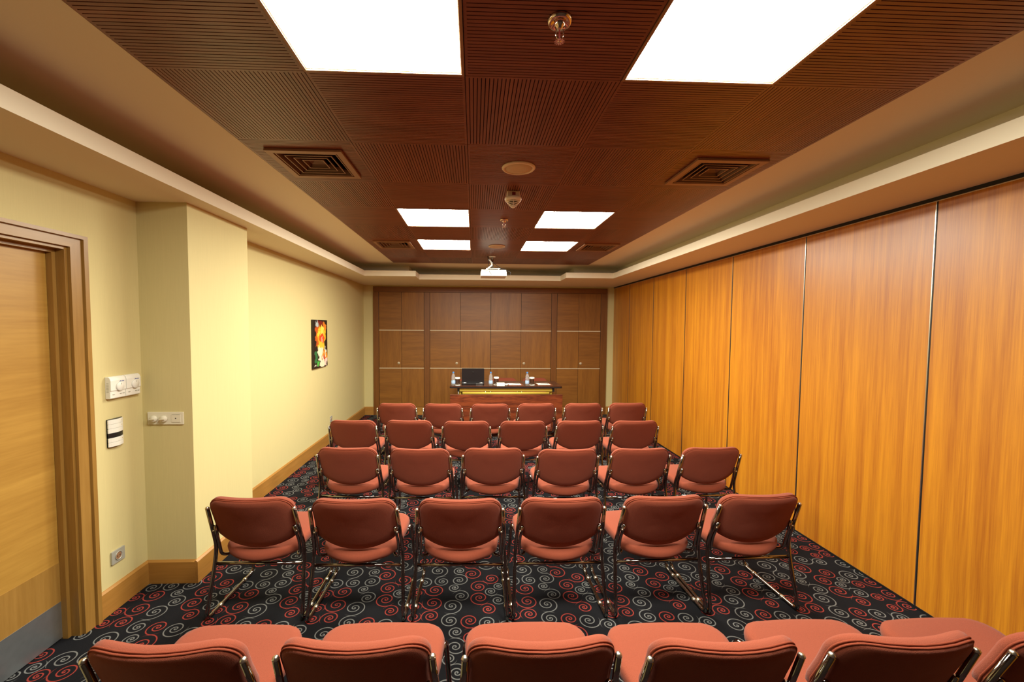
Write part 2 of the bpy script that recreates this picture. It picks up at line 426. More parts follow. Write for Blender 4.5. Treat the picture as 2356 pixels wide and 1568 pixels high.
# skirting boards with a bevelled top
def skirting(name, mat, path):
    for nm, (x0, y0), (x1, y1), (nx, ny) in path:
        mb = MB(); t, h, c = .016, .147, .010
        prof = [(0, 0), (t, 0), (t, h - c), (.004, h), (0, h)]
        vs = []; n = len(prof)
        for (x, y) in ((x0, y0), (x1, y1)):
            vs += [(x + nx * d, y + ny * d, z) for d, z in prof]
        fs = [tuple(range(n)), tuple(range(n, 2 * n))] + [(i, (i + 1) % n, n + (i + 1) % n, n + i) for i in range(n)]
        mb.add(vs, fs); struct(nm, mb, mat if abs(nx) else MAT['basex'])
skirting('b', MAT['base'], [
    ('baseboard_left_door_side', (XLD, 2.291), (XLD, YP0), (1, 0)),
    ('baseboard_left_pier_side', (XLD, YP0), (XP, YP0), (0, -1)),
    ('baseboard_left_pier', (XP, YP0 - .016), (XP, YP1), (1, 0)),
    ('baseboard_left', (XLM, YP1), (XLM, YB), (1, 0)),
    ('baseboard_back_left', (XLM, YB), (-1.832, YB), (0, -1)),
    ('baseboard_back_right', (2.46, YB), (XR, YB), (0, -1))])

# door in the left wall
d = struct('door_1', MB().box(XLD - .118, XLD - .075, DY0 + .024, DY1 - .022, .008, DH - .024), MAT['door'], label='oak veneer door with a steel kick plate')
obj('lower_rail', MB().box(XLD - .075, XLD - .0735, DY0 + .026, DY1 - .024, .20, .405), MAT['casing'], d)
obj('kick_plate', MB().box(XLD - .075, XLD - .0725, DY0 + .026, DY1 - .023, .008, .20), MAT['steel'], d)
jb = MB(); jb.box(XLD - .24, XLD - .001, DY1 - .018, DY1 - .001, 0, DH - .018); jb.box(XLD - .24, XLD - .001, DY0 + .001, DY0 + .018, 0, DH - .018); jb.box(XLD - .24, XLD - .001, DY0 + .001, DY1 - .001, DH - .018, DH - .001)
obj('door_jamb', jb, MAT['casing'], d)
st = MB(); st.box(XLD - .073, XLD - .045, DY1 - .036, DY1 - .0182, 0, DH - .036); st.box(XLD - .073, XLD - .045, DY0 + .0182, DY0 + .036, 0, DH - .036); st.box(XLD - .073, XLD - .045, DY0 + .0182, DY1 - .0182, DH - .036, DH - .0182)
obj('door_stop', st, MAT['casing'], d)
CO, CT = 2.291, 2.084
for nm, mat, fn in (('casing_upright', MAT['casing'], 0), ('casing_upright', MAT['casing'], 1), ('casing_head', MAT['casingy'], 2)):
    mb = MB()
    # profile across the width: inner edge -> outer edge, distance from wall
    prof = [(-.004, 0), (-.004, .016), (.052, .016), (.054, .012), (.058, .012), (.060, .026), (.084, .026), (.084, 0)]
    if fn == 2:
        ya, yb_ = DY0, DY1
        A = [(XLD + dd, ya - u, DH + u * .75) for u, dd in prof]; B = [(XLD + dd, yb_ + u, DH + u * .75) for u, dd in prof]
    else:
        sgn, ye = (1, DY1) if fn == 0 else (-1, DY0)
        A = [(XLD + dd, ye + sgn * u, 0) for u, dd in prof]; B = [(XLD + dd, ye + sgn * u, DH + u * .75) for u, dd in prof]
    n = len(prof); mb.add(A + B, [tuple(range(n)), tuple(range(n, 2 * n))] + [(i, (i + 1) % n, n + (i + 1) % n, n + i) for i in range(n)])
    obj(nm, mb, mat, d)

# ceiling: slab, plaster border, soffit with an upstand lip and open cove
ce = MB()
ce.box(XLD - .25, XR + .25, YF - .1, YB + .1, ZTOP, ZTOP + .08)
ce.box(XLM - .1, WX0, YF, YB, ZC, ZTOP); ce.box(WX1, 2.31, YF, YB, ZC, ZTOP); ce.box(WX0, WX1, WY1, YB, ZC, ZTOP)
cl = struct('ceiling', ce, MAT['plaster'], label='plaster ceiling border around grooved wood panels')
so = MB(); PT = .02
LT = .018
so.box(LIPR + LT, XR + .05, YF, YB, ZS, ZS + PT); so.box(XLD - .05, LIPL - LT, YF, YB, ZS, ZS + PT)
so.box(LIPL - LT, JOGL - LT, LIPY + LT, YB, ZS, ZS + PT); so.box(JOGR + LT, LIPR + LT, LIPY + LT, YB, ZS, ZS + PT); so.box(JOGL - LT, JOGR + LT, LIPC + LT, YB, ZS, ZS + PT)
so.box(LIPR, LIPR + LT, YF, LIPY + LT, ZS, ZL); so.box(LIPL - LT, LIPL, YF, LIPY + LT, ZS, ZL)
so.box(LIPL, JOGL - LT, LIPY, LIPY + LT, ZS, ZL); so.box(JOGR + LT, LIPR, LIPY, LIPY + LT, ZS, ZL); so.box(JOGL, JOGR, LIPC, LIPC + LT, ZS, ZL)
so.box(JOGL - LT, JOGL, LIPY, LIPC + LT, ZS, ZL); so.box(JOGR, JOGR + LT, LIPY, LIPC + LT, ZS, ZL)
so.box(2.31, XR + .05, YF, YB, ZS + PT, ZTOP)                       # cove back on the right
so.box(XLM, -1.04, 6.70, YB, ZS + PT, ZC); so.box(1.60, 2.31, 6.70, YB, ZS + PT, ZC); so.box(-1.04, 1.60, 7.20, YB, ZS + PT, ZC)
obj('soffit', so, MAT['plaster'], cl)

# grooved panels
def panel_mesh(name, horiz, wx, wy, hole=None, cut=None):
    """grooves run along x when horiz, along y otherwise; local origin at the low corner; underside at z = 0"""
    mb = MB(); e, pitch, gw, dp = .012, .016, .0034, .008
    mb.box(0.001, wx - .001, .001, wy - .001, dp, dp + .006, 1) if hole is None else None
    def rib(x0, x1, y0, y1):
        if hole is None: mb.box(x0, x1, y0, y1, 0, dp + .003, 0); return
        hx0, hx1, hy0, hy1 = hole
        if x1 <= hx0 or x0 >= hx1 or y1 <= hy0 or y0 >= hy1: mb.box(x0, x1, y0, y1, 0, dp + .003, 0); return
        if horiz:
            for a, c in ((x0, hx0), (hx1, x1)):
                if c - a > .004: mb.box(a, c, y0, y1, 0, dp + .003, 0)
            if y0 < hy0: mb.box(max(x0, hx0), min(x1, hx1), y0, hy0, 0, dp + .003, 0)
            if y1 > hy1: mb.box(max(x0, hx0), min(x1, hx1), hy1, y1, 0, dp + .003, 0)
    if hole:
        hx0, hx1, hy0, hy1 = hole
        for bx in ((0.001, wx - .001, .001, hy0), (.001, wx - .001, hy1, wy - .001), (.001, hx0, hy0, hy1), (hx1, wx - .001, hy0, hy1)):
            mb.box(*bx, dp, dp + .006, 1)
    g = .0015
    n = int(round((wy if horiz else wx) / pitch)); L = (wy if horiz else wx); pt = L / n
    for i in range(n):
        a = i * pt + (gw / 2 if i else g); c = (i + 1) * pt - (gw / 2 if i < n - 1 else g)
        if horiz: rib(e, wx - e, a, c)
        else: rib(a, c, e, wy - e)
    if horiz: mb.box(g, e, g, wy - g, 0, dp + .003); mb.box(wx - e, wx - g, g, wy - g, 0, dp + .003)
    else: mb.box(g, wx - g, g, e, 0, dp + .003); mb.box(g, wx - g, wy - e, wy - g, 0, dp + .003)
    return mb.mesh(name, [MAT['ceil_h'] if horiz else MAT['ceil_v'], MAT['groove']])
cols = [(WX0, GX + T), (GX + T, GX + 2 * T), (GX + 2 * T, GX + 3 * T), (GX + 3 * T, GX + 4 * T), (GX + 4 * T, WX1)]
LIGHTS = {(-1, 1), (-1, 3), (3, 1), (3, 3), (5, 1), (5, 3)}
VENTS = {(1, 0), (1, 4), (5, 0), (5, 4)}
cache = {}
for j in range(-4, 8):
    y0, y1 = GY + j * T, min(GY + (j + 1) * T, WY1)
    y0 = max(y0, YF)
    for i, (x0, x1) in enumerate(cols):
        if (j, i) in LIGHTS: continue
        horiz = (i + j) % 2 == 1
        hole = None
        if (j, i) in VENTS:
            vx, vy = (GX + i * T + .3 + (.012 if i == 0 else -.012)) - x0, GY + j * T + .3 - y0
            hole = (vx - .185, vx + .185, vy - .185, vy + .185)
        key = (horiz, round(x1 - x0, 4), round(y1 - y0, 4), hole is not None, i if hole else 0)
        if key not in cache: cache[key] = panel_mesh('ceiling_panel', horiz, x1 - x0, y1 - y0, hole)
        obj('ceiling_panel', cache[key], None, cl, loc=(x0, y0, ZC))

# ------------------------------------------------------------------ back wall closet
FY = YB - .030
c = thing('built_in_closet', 'wide built-in wood closet filling the back wall, thin metal strips across its doors', 'closet', (0, YB, 0))
def cb(name, mat, x0, x1, y0, y1, z0, z1, parent=c, bevel=.0): return obj(name, MB().box(x0, x1, y0 - YB, y1 - YB, z0, z1), mat, parent, bevel=bevel)
cb('carcass', MAT['black'], -1.81, 2.44, YB - .012, YB, .10, 2.33)
ZD0, ZD1 = .145, 2.244
for x0, x1 in ((-1.832, -1.735), (-.912, -.812), (1.425, 1.525), (2.345, 2.46)): cb('stile', MAT['clos_f'], x0, x1, FY, YB, .0, ZD1, bevel=.002)
cb('head_rail', MAT['clos_fx'], -1.832, 2.46, FY, YB, ZD1 + .004, 2.345, bevel=.002)
cb('plinth', MAT['basex'], -1.735, 2.345, FY + .004, YB, 0, ZD0 - .005, bevel=.002)
S1, S2 = 1.5554, .8624
rows = [(ZD0, S2 - .008), (S2 + .008, S1 - .008), (S1 + .008, ZD1)]
doors = [(-1.73, -1.322, -1.376), (-1.322, -.916, None), (-.808, -.252, -.318), (-.252, .302, None), (.306, .862, None), (.862, 1.421, .921), (1.529, 1.933, None), (1.933, 2.341, 1.98)]
knobz = .957
for n, (x0, x1, kx) in enumerate(doors):
    dr = cb('closet_door', MAT['black'], x0 + .001, x1 - .001, FY + .012, FY + .018, ZD0, ZD1)
    for r, (z0, z1) in enumerate(rows):
        hz = (n + r) % 2 == (1 if n in (2, 3, 4, 5) else 0)
        cb('veneer_panel', MAT['clos_h'] if hz else MAT['clos_v'], x0 + .0025, x1 - .0025, FY + .004, FY + .012, z0, z1, dr, .0012)
    for z in (S1, S2): cb('metal_strip', MAT['strip'], x0 + .001, x1 - .001, FY + .002, FY + .012, z - .008, z + .008, dr)
    if kx is not None:
        obj('key_rosette', MB().lathe([(.006, .004), (.022, .004), (.024, .0), (.022, -.004), (.010, -.004), (.008, -.012), (.001, -.012)], 18, 0, 'y', (kx, FY + .004 - YB, knobz)), MAT['strip'], dr)

# ------------------------------------------------------------------ ceiling fittings
def light(x, y, label):
    t = thing('ceiling_light', label, 'ceiling light', (x, y, ZC), 0, 'square recessed ceiling lights')
    h = .285; z1 = .012
    ho = MB(); q = .297
    ho.box(-q, -h, -q, q, .002, z1 + .02); ho.box(h, q, -q, q, .002, z1 + .02); ho.box(-h, h, -q, -h, .002, z1 + .02); ho.box(-h, h, h, q, .002, z1 + .02); ho.box(-h, h, -h, h, z1 + .004, z1 + .02)
    obj('housing', ho, MAT['reflector'], t)
    fr = MB(); f0, f1 = .288, .2985
    fr.box(-f1, -f0, -f1, f1, -.004, .004); fr.box(f0, f1, -f1, f1, -.004, .004); fr.box(-f0, f0, -f1, -f0, -.004, .004); fr.box(-f0, f0, f0, f1, -.004, .004)
    obj('frame', fr, MAT['vent'], t)
    df = MB(); n = 8; e = h - .001; vs = []; fs = []
    for a in range(n + 1):
        for b_ in range(n + 1):
            u, v = -1 + 2 * a / n, -1 + 2 * b_ / n; vs.append((u * e, v * e, z1 - .008 * (1 - u * u) * (1 - v * v) - .008))
    for a in range(n):
        for b_ in range(n): fs.append((a * (n + 1) + b_, a * (n + 1) + b_ + 1, (a + 1) * (n + 1) + b_ + 1, (a + 1) * (n + 1) + b_))
    df.add(vs, fs, 0, True); me = df.mesh('diffuser', MAT['lamp'], fix=False)
    if me.polygons[0].normal.z > 0: me.flip_normals()
    obj('diffuser', me, None, t)
    return t
cxs = lambda i: GX + i * T + .3
for (j, i), lb in {(-1, 1): 'large glowing square ceiling light nearest the camera, left of the sprinkler', (-1, 3): 'large glowing square ceiling light nearest the camera, right of the sprinkler',
                   (3, 1): 'glowing square ceiling light left of the small far sprinkler', (3, 3): 'glowing square ceiling light right of the small far sprinkler',
                   (5, 1): 'farthest glowing square ceiling light, left of the far round speaker', (5, 3): 'farthest glowing square ceiling light, right of the far round speaker'}.items():
    light(cxs(i), GY + j * T + .3, lb)

def vent(x, y, label):
    t = thing('air_vent', label, 'air vent', (x, y, ZC), 0, 'square four-way ceiling air vents')
    def frame(a, b_, z0, z1, slope=0.0):
        mb = MB(); A = [(-a, -a), (a, -a), (a, a), (-a, a)]; B = [(-b_, -b_), (b_, -b_), (b_, b_), (-b_, b_)]
        L = [[(px, py, z0) for px, py in A], [(px, py, z0 + slope) for px, py in B], [(px, py, z1 + slope) for px, py in B], [(px, py, z1) for px, py in A]]
        vs = [p for l in L for p in l]; fs = []
        for q in range(4):
            for k in range(4):
                fs.append((q * 4 + k, q * 4 + (k + 1) % 4, ((q + 1) % 4) * 4 + (k + 1) % 4, ((q + 1) % 4) * 4 + k))
        return mb.add(vs, fs)
    obj('flange', frame(.205, .172, -.014, -.002), MAT['vent'], t)
    for k, (a, b_) in enumerate(((.164, .148), (.129, .113), (.094, .078), (.059, .043))):
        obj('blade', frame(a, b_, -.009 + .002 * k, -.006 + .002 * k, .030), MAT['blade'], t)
        obj('blade_lit_edge', frame(a + .001, a - .004, -.0115 + .002 * k, -.009 + .002 * k), MAT['vent'], t)  # thin lighter frame paints the highlight along each blade's lower edge
    obj('core', MB().add([(-.040, -.040, .010), (.040, -.040, .010), (.040, .040, .010), (-.040, .040, .010), (0, 0, .032)], [(0, 1, 4), (1, 2, 4), (2, 3, 4), (3, 0, 4)]), MAT['blade'], t)
    du = MB(); du.box(-.184, .184, -.184, .184, .10, .11); 
    for s in (-1, 1): du.box(s * .184, s * .178, -.184, .184, .0, .10); du.box(-.178, .178, s * .184, s * .178, .0, .10)
    obj('duct_box', du, MAT['groove'], t)
for (j, i), lb in {(1, 0): 'square air vent in the ceiling nearest the camera, by the left border', (1, 4): 'square air vent in the ceiling nearest the camera, by the right border',
                   (5, 0): 'small far square air vent left of the farthest lights', (5, 4): 'small far square air vent right of the farthest lights'}.items():
    vent(cxs(i) + (.012 if i == 0 else -.012), GY + j * T + .3, lb)

def ceiling_speaker(x, y, label):
    t = thing('ceiling_speaker', label, 'speaker', (x, y, ZC), 0, 'round ceiling speakers')
    obj('rim', MB().lathe([(.082, -.004), (.084, -.011), (.094, -.011), (.100, -.005), (.100, .0)], 40), MAT['speaker'], t)
    obj('grille', MB().lathe([(.083, -.004), (.080, -.008), (.04, -.0095), (.001, -.010)], 40), MAT['grille'], t)
ceiling_speaker(.26, 2.527, 'round ivory ceiling speaker between the two near air vents')
ceiling_speaker(.262, 4.965, 'round ceiling speaker between the two farthest lights, above the projector')

def sprinkler(x, y, label):
    t = thing('sprinkler', label, 'sprinkler', (x, y, ZC), 0, 'ceiling sprinklers')
    obj('rosette', MB().lathe([(.018, -.006), (.027, -.013), (.034, -.013), (.038, -.004), (.038, 0)], 32), MAT['copper'], t)
    obj('body', MB().lathe([(.016, 0), (.016, -.02), (.010, -.022), (.010, -.028)], 16), MAT['copper'], t)
    fr = MB()
    for s in (-1, 1): fr.tube(fillet([(s * .009, 0, -.026), (s * .014, 0, -.042), (s * .003, 0, -.062)], .012), .0022, 6)
    obj('frame_arms', fr, MAT['copper'], t)
    obj('bulb', MB().lathe([(.001, -.028), (.0025, -.032), (.0025, -.054), (.001, -.058)], 8), MAT['red'], t)
    de = MB().lathe([(.003, -.060), (.006, -.064), (.006, -.066), (.001, -.067)], 12)
    for k in range(12):
        a = 2 * PI * k / 12; p = [(.005, -.0018), (.016, -.0026), (.016, .0026), (.005, .0018)]
        de.prism([(u * math.cos(a) - v * math.sin(a), u * math.sin(a) + v * math.cos(a)) for u, v in p], -.066, -.0645)
    obj('deflector', de, MAT['copper'], t)
sprinkler(.26, 1.327, 'chrome ceiling sprinkler at the top between the two large lights')
sprinkler(.261, 3.742, 'small far chrome ceiling sprinkler beyond the smoke detector')

t = thing('smoke_detector', 'ivory smoke detector hanging under the wood ceiling', 'smoke detector', (.27, 2.98, ZC))
obj('mounting_box', MB().box(-.044, .044, -.03, .04, -.038, .0), MAT['speaker'], t, bevel=.004)
obj('head', MB().lathe([(.030, -.034), (.056, -.038), (.060, -.050), (.056, -.062), (.046, -.066)], 32), MAT['speaker'], t)
for k in range(4): obj('grille_ring', MB().lathe([(.046 - .008 * k, -.070 - .009 * k), (.047 - .008 * k, -.072 - .009 * k), (.045 - .008 * k, -.075 - .009 * k), (.038 - .008 * k, -.073 - .009 * k)], 28), MAT['speaker'], t)
obj('chamber', MB().lathe([(.040, -.064), (.034, -.075), (.010, -.100), (.001, -.101)], 24), MAT['dark'], t)
obj('tip', MB().lathe([(.014, -.102), (.015, -.105), (.010, -.110), (.001, -.111)], 16), MAT['speaker'], t)
for a in range(4): obj('rib', MB().tube([(.046 * math.cos(a * PI / 2), .046 * math.sin(a * PI / 2), -.066), (.012 * math.cos(a * PI / 2), .012 * math.sin(a * PI / 2), -.106)], .0022, 6), MAT['speaker'], t)
obj('indicator_window', MB().box(-.010, .014, -.0325, -.029, -.034, -.010), MAT['red'], t)

# projector on its ceiling mount
t = thing('projector', 'white projector hanging from a ceiling pole above the presenter table', 'projector', (.255, 5.55, 2.30))
bd = MB(); bd.box(-.1725, .1725, 0, .30, 0, .062); obj('body', bd, MAT['white'], t, bevel=.008)
tp = MB(); tp.prism([(-.166, .008), (.166, .008), (.166, .29), (-.166, .29)], .062, .084); obj('top_cover', tp, MAT['white'], t, bevel=.006)
for k in range(18): obj('vent_slat', MB().box(-.150 + k * .0168, -.141 + k * .0168, .004, .009, .066, .080), MAT['grey'], t)
for x in (-.138, -.115, -.07, .015): obj('button', MB().lathe([(.004, 0), (.004, -.003), (.001, -.0035)], 10, 0, 'y', (x, 0, .022)), MAT['grey'], t)
obj('lens', MB().lathe([(.03, 0), (.03, .03), (.024, .03), (.02, .02), (.001, .022)], 20, 0, 'y', (.08, .298, .035)), MAT['dark'], t)
obj('mount_plate', MB().box(-.10, .09, .06, .20, .105, .112), MAT['white'], t)
for x, y in ((-.085, .075), (.075, .075), (-.085, .185), (.075, .185)): obj('mount_strut', MB().tube([(x, y, .082), (x * .85, y, .107)], .005, 8), MAT['white'], t)
obj('mount_arm', MB().tube(fillet([(-.11, -.006, .068), (-.02, .04, .150), (-.035, .11, .205), (-.06, .12, .235)], .02), .010, 10), MAT['white'], t)
obj('pole', MB().tube([(-.015, .12, .110), (-.015, .12, .275)], .014, 14), MAT['chrome'], t)
obj('pole_flange', MB().lathe([(.045, .268), (.045, .276), (.016, .277)][::-1], 24, 0, 'z', (-.015, .12, 0)), MAT['white'], t)
obj('power_cable', MB().tube(fillet([(-.075, .12, .276), (-.06, .11, .23), (.09, .10, .12), (.185, .10, .085), (.235, .10, .060), (.225, .10, .030), (.170, .10, .025)], .03), .0035, 8), MAT['dark'], t)
obj('signal_cable', MB().tube(fillet([(-.08, .13, .276), (-.065, .12, .20), (-.06, .10, .12), (-.058, .01, .072), (-.055, -.004, .05), (-.03, -.004, .02)], .02), .003, 8), MAT['dark'], t)

# ------------------------------------------------------------------ wall fittings (built facing +y out of the wall, then turned)
def wall_thing(name, label, cat, y, z, group=None):    # on the door wall: local x along the wall (+ to the right as seen), local -y out of the wall
    t = thing(name, label, cat, (XLD, y, z), PI / 2, group); return t
def thermostat(y, label):
    t = wall_thing('thermostat', label, 'thermostat', y, 1.273, 'white thermostats by the door')
    prof = [(0, -.062), (-.024, -.062), (-.027, -.057), (-.027, -.020), (-.0315, -.016), (-.0315, .040), (-.026, .055), (-.018, .062), (0, .062)]
    obj('case', MB().prism(prof, -.0515, .0515, axis='x'), MAT['white'], t, bevel=.002)
    obj('dial', MB().lathe([(.026, -.030), (.026, -.036), (.0235, -.0385), (.001, -.0395)], 30, 0, 'y', (.008, 0, .004)), MAT['white'], t)
    obj('dial_mark', MB().box(.007, .009, -.0402, -.038, .014, .024), MAT['grey'], t)
    for x in (-.030, .018, .036): obj('slide_switch', MB().box(x - .006, x + .006, -.0295, -.026, -.040, -.036), MAT['grey'], t)
    for k in range(6): obj('printed_mark', MB().box(.006 + k * .0055, .010 + k * .0055, -.0322, -.0312, .031, .034 + (.002 if k % 3 == 1 else 0)), MAT['blue'], t)
    for k in range(7): obj('side_slot', MB().box(-.0522, -.0512, -.020, -.008, -.024 + k * .008, -.021 + k * .008), MAT['grey'], t)
thermostat(2.4405, 'white dial thermostat on the yellow wall, the one nearer the door')
thermostat(2.5475, 'white dial thermostat on the yellow wall, the one nearer the corner')

t = wall_thing('switch_panel', 'curved white key switch panel with a black band, below the thermostats', 'switch', 2.436, 1.016)
def arc_key(z0, z1, off, mat, nm):
    mb = MB(); n = 8; A = []; B = []
    for k in range(n + 1):
        u = -.049 + .098 * k / n; dpt = .010 + .016 * (1 - (u / .052) ** 2) + off
        A.append((u, -dpt)); 
    poly = [(-.049, 0)] + A + [(.049, 0)]
    mb.prism(poly, z0, z1); return obj(nm, mb, mat, t, bevel=.001)
arc_key(-.079, .079, -.004, MAT['dark'], 'back_box')
arc_key(-.026, .000, -.002, MAT['dark'], 'display_band')
for z0, z1 in ((.0515, .0765), (.0265, .0505), (.001, .0255), (-.0515, -.027), (-.0765, -.0525)): arc_key(z0, z1, 0, MAT['white'], 'key')
for z in (.064, .038, -.039): obj('status_lamp', MB().box(.022, .031, -.0222, -.017, z - .0012, z + .0012), MAT['brass'], t)

def socket(name, x, y, z, rz, w_, h_, label):
    t = thing(name, label, 'socket', (x, y, z), rz)
    obj('plate', MB().prism(rrect(-w_ / 2, w_ / 2, -h_ / 2, h_ / 2, .004, 3), -.009, 0, axis='y'), MAT['grey'], t, bevel=.001)
    obj('rim', MB().lathe([(.024, -.008), (.024, -.0125), (.021, -.0125), (.020, -.009)], 28, 0, 'y'), MAT['grey'], t)
    obj('well', MB().lathe([(.020, -.0092), (.019, -.0095), (.001, -.0096)], 24, 0, 'y'), MAT['vent'], t)
    for s in (-1, 1): obj('contact_hole', MB().lathe([(.003, -.0095), (.003, -.0101), (.001, -.0102)], 10, 0, 'y', (s * .009, 0, 0)), MAT['dark'], t)
socket('wall_socket', XLD, 2.426, .300, PI / 2, .088, .075, 'silver wall socket low beside the door casing')
socket('wall_socket', XLM, 5.891, .320, PI / 2, .08, .08, 'small distant wall socket above the skirting behind the second row')

t = thing('dimmer_plate', 'white wall plate with two round knobs on the pier side', 'switch', (-1.911, YP0, 1.0495))
obj('plate', MB().prism(rrect(-.1075, .1075, -.0385, .0385, .003, 3), -.009, 0, axis='y'), MAT['cream'], t, bevel=.0015)
for x in (-.066, -.006):
    k = obj('knob', MB().lathe([(.021, -.009), (.021, -.016), (.018, -.028), (.001, -.029)], 28, 0, 'y', (x, 0, -.002)), MAT['cream'], t)
    obj('grip', MB().box(x - .016, x + .016, -.034, -.026, -.005, .001), MAT['cream'], k, bevel=.001)
obj('jack_surround', MB().box(.036, .092, -.0105, -.008, -.024, .024), MAT['cream'], t, bevel=.001)
obj('jack_hole', MB().lathe([(.0035, -.0104), (.0035, -.0112), (.001, -.0113)], 12, 0, 'y', (.063, 0, 0)), MAT['dark'], t)
for z in (.024, -.024): obj('moulded_line', MB().box(.040, .090, -.0112, -.0100, z - .0008, z + .0008), MAT['grey'], t)

t = thing('painting', 'unframed canvas of a yellow and orange flower on the left wall', 'painting', (XLM, 5.469, 1.397))
obj('canvas', MB().box(.002, .028, -.245, .245, -.305, .305), MAT['paint'], t, bevel=.002)
obj('stretcher', MB().box(0, .004, -.23, .23, -.29, .29), MAT['casing'], t)

# ------------------------------------------------------------------ chairs
def make_chair():
    t = thing('conference_chair', 'x', 'chair', (0, 0, 0), 0, 'x')
    # back pad: outline in (x, h), placed on a leaning, curved plane
    HB, HT = .455, .706
    out = []
    top = [(.2, HT)]
    half = []
    r = .072; wT, wB = .2235, .227
    for k in range(9):
        a = PI / 2 * k / 8; half.append((wT - r + r * math.sin(a), HT - r + r * math.cos(a)))
    half.append((wT - .001, .57)); half.append((wB - .001, .50)); half.append((wB - .006, .470))
    for k in range(1, 9):
        u = k / 8; half.append(((wB - .012) * (1 - u), .463 - .066 * (1 - (1 - u) ** 2.3)))
    topc = [(x, HT + .000) for x in (.0, .05, .10)]
    right_ = topc + half
    out = right_ + [(-x, h) for x, h in right_[::-1] if x > 1e-4]
    def place(x, h, dd):            # dd: + towards the sitter
        yb_ = .065 - (h - .42) * .40                      # lean
        bow = -.046 * (1 - (x / .22) ** 2)                # middle bulges backwards
        return Vector((x, yb_ + bow + .020 + dd, h + dd * .25))
    cx, ch = 0.0, .565
    def loop(s, dd): return [place(cx + (x - cx) * s, ch + (h - ch) * (1 - (1 - s) * 1.05), dd) for x, h in out]
    L = [loop(.35, -.013), loop(.75, -.013), loop(.93, -.011), loop(.975, -.005), loop(.985, .0), loop(.988, .006), loop(1.0, .012), loop(1.0, .024), loop(.975, .034), loop(.90, .041), loop(.70, .043), loop(.3, .043)]
    bk = obj('backrest', MB().rings(L), MAT['fabric'], t)
    pm = MB()
    for s, dd in ((.990, -.001), (.997, .008)): pm.tube(loop(s, dd), .0032, 6, closed=True)
    obj('piping', pm, MAT['piping'], bk)
    # seat
    so_ = []
    wf, wr_, yf, yr = .238, .200, .432, .075
    for k in range(7):      # front right corner
        a = PI / 2 * k / 6; so_.append((wf - .085 + .085 * math.sin(a), yf - .085 + .085 * math.cos(a)))
    so_ += [(wf - .006, .26), (wf - .022, .17), (wr_ + .004, .105)]
    for k in range(1, 7):
        u = k / 6; so_.append((wr_ * (1 - u), .085 - .085 * (1 - (1 - u) ** 1.9)))
    fr_ = [(0, yf + .012), (.08, yf + .009)]
    rt = fr_ + so_
    plan = rt + [(-x, y) for x, y in rt[::-1] if x > 1e-4]
    def sp(x, y, dz):
        z = .366 + .112 * y + dz
        return Vector((x, y, z))
    def sl(s, dz, cy=.25): return [sp(x * s, cy + (y - cy) * s, dz - .012 * (1 - (min(1, abs(x * s) / .23)) ** 2) * (1 if dz > -.02 else 0)) for x, y in plan]
    S = [sl(.3, -.040), sl(.85, -.040), sl(.955, -.036), sl(.99, -.023), sl(1.0, -.004), sl(.985, .012), sl(.95, .021), sl(.86, .026), sl(.55, .027), sl(.25, .027)]
    obj('seat', MB().rings(S), MAT['fabric'], t)
    obj('seat_pan', MB().rings([sl(.80, -.050), sl(.80, -.0415)]), MAT['dark'], t)
    R = .0105
    for s in (1, -1):
        p = fillet([(s * .222, .34, .350), (s * .236, .420, .358), (s * .258, .462, .013), (s * .262, -.004, .013), (s * .249, .062, .29), (s * .245, .075, .392), (s * .2315, -.015, .640)], [0, .03, .05, .035, .05, .09, 0])
        fo = obj('side_frame', MB().tube(p, R, 12), MAT['chrome'], t)
        obj('end_cap', MB().lathe([(R, 0), (R + .001, .002), (R * .8, .009), (R * .3, .012), (.0005, .0122)], 12, 0, 'z', (s * .2315, -.0155, .6405)), MAT['alu'], fo)
        for yy in (.12, .36): obj('floor_glide', MB().tube([(s * (.262 - .004 * yy / .46), yy - .012, .0135), (s * (.262 - .004 * yy / .46), yy + .012, .0135)], .0098 + .0028, 10), MAT['alu'], fo)
        q = fillet([(s * .214, .020, .53), (s * .224, .058, .43), (s * .222, .080, .338), (s * .198, .105, .324), (s * .180, .15, .325), (s * .190, .36, .348)], [0, .03, .03, .02, .03, 0])
        obj('seat_bracket', MB().tube(q, .0085, 10), MAT['chrome'], t)
        obj('rivet', MB().lathe([(.006, 0), (.005, -.003), (.001, -.004)], 10, 0, 'y', (s * .226, .022, .50)), MAT['alu'], t)
    obj('cross_bar', MB().tube([(-.247, .064, .293), (.247, .064, .293)], .0095, 12), MAT['chrome'], t)
    obj('front_bar', MB().tube([(-.228, .38, .350), (.228, .38, .350)], .008, 10), MAT['chrome'], t)
    return t
ROWS = {
    'the row nearest the presenter table': [(-.922, 4.990, -1.5), (-.372, 4.966, -2.2), (.196, 4.952, 1.5), (.758, 4.972, 2.0), (1.332, 4.982, 1.5), (1.885, 4.999, -1.0)],
    'the second row from the presenter table': [(-1.188, 4.094, -2.4), (-.639, 4.085, -2.2), (-.072, 4.046, -1.2), (.486, 4.046, .1), (1.050, 4.048, .4), (1.608, 4.044, .8)],
    'the middle row': [(-.961, 3.168, -4.2), (-.408, 3.130, -2.7), (.151, 3.136, -.4), (.716, 3.099, 0), (1.282, 3.109, 3.0), (1.850, 3.125, 2.2)],
    'the fourth row from the presenter table': [(-1.201, 2.254, -2.0), (-.644, 2.221, -1.5), (-.072, 2.207, -1.4), (.485, 2.210, .4), (1.060, 2.220, 2.4), (1.606, 2.230, 2.1)],
    'the row at the bottom of the picture': [(-.908, 1.216, -1.5), (-.352, 1.210, -1.2), (.208, 1.196, 0), (.760, 1.176, -.1), (1.319, 1.178, .5), (1.885, 1.170, 1.0)],
}
ordn = ['first', 'second', 'third', 'fourth', 'fifth', 'sixth']
proto = make_chair(); used = False
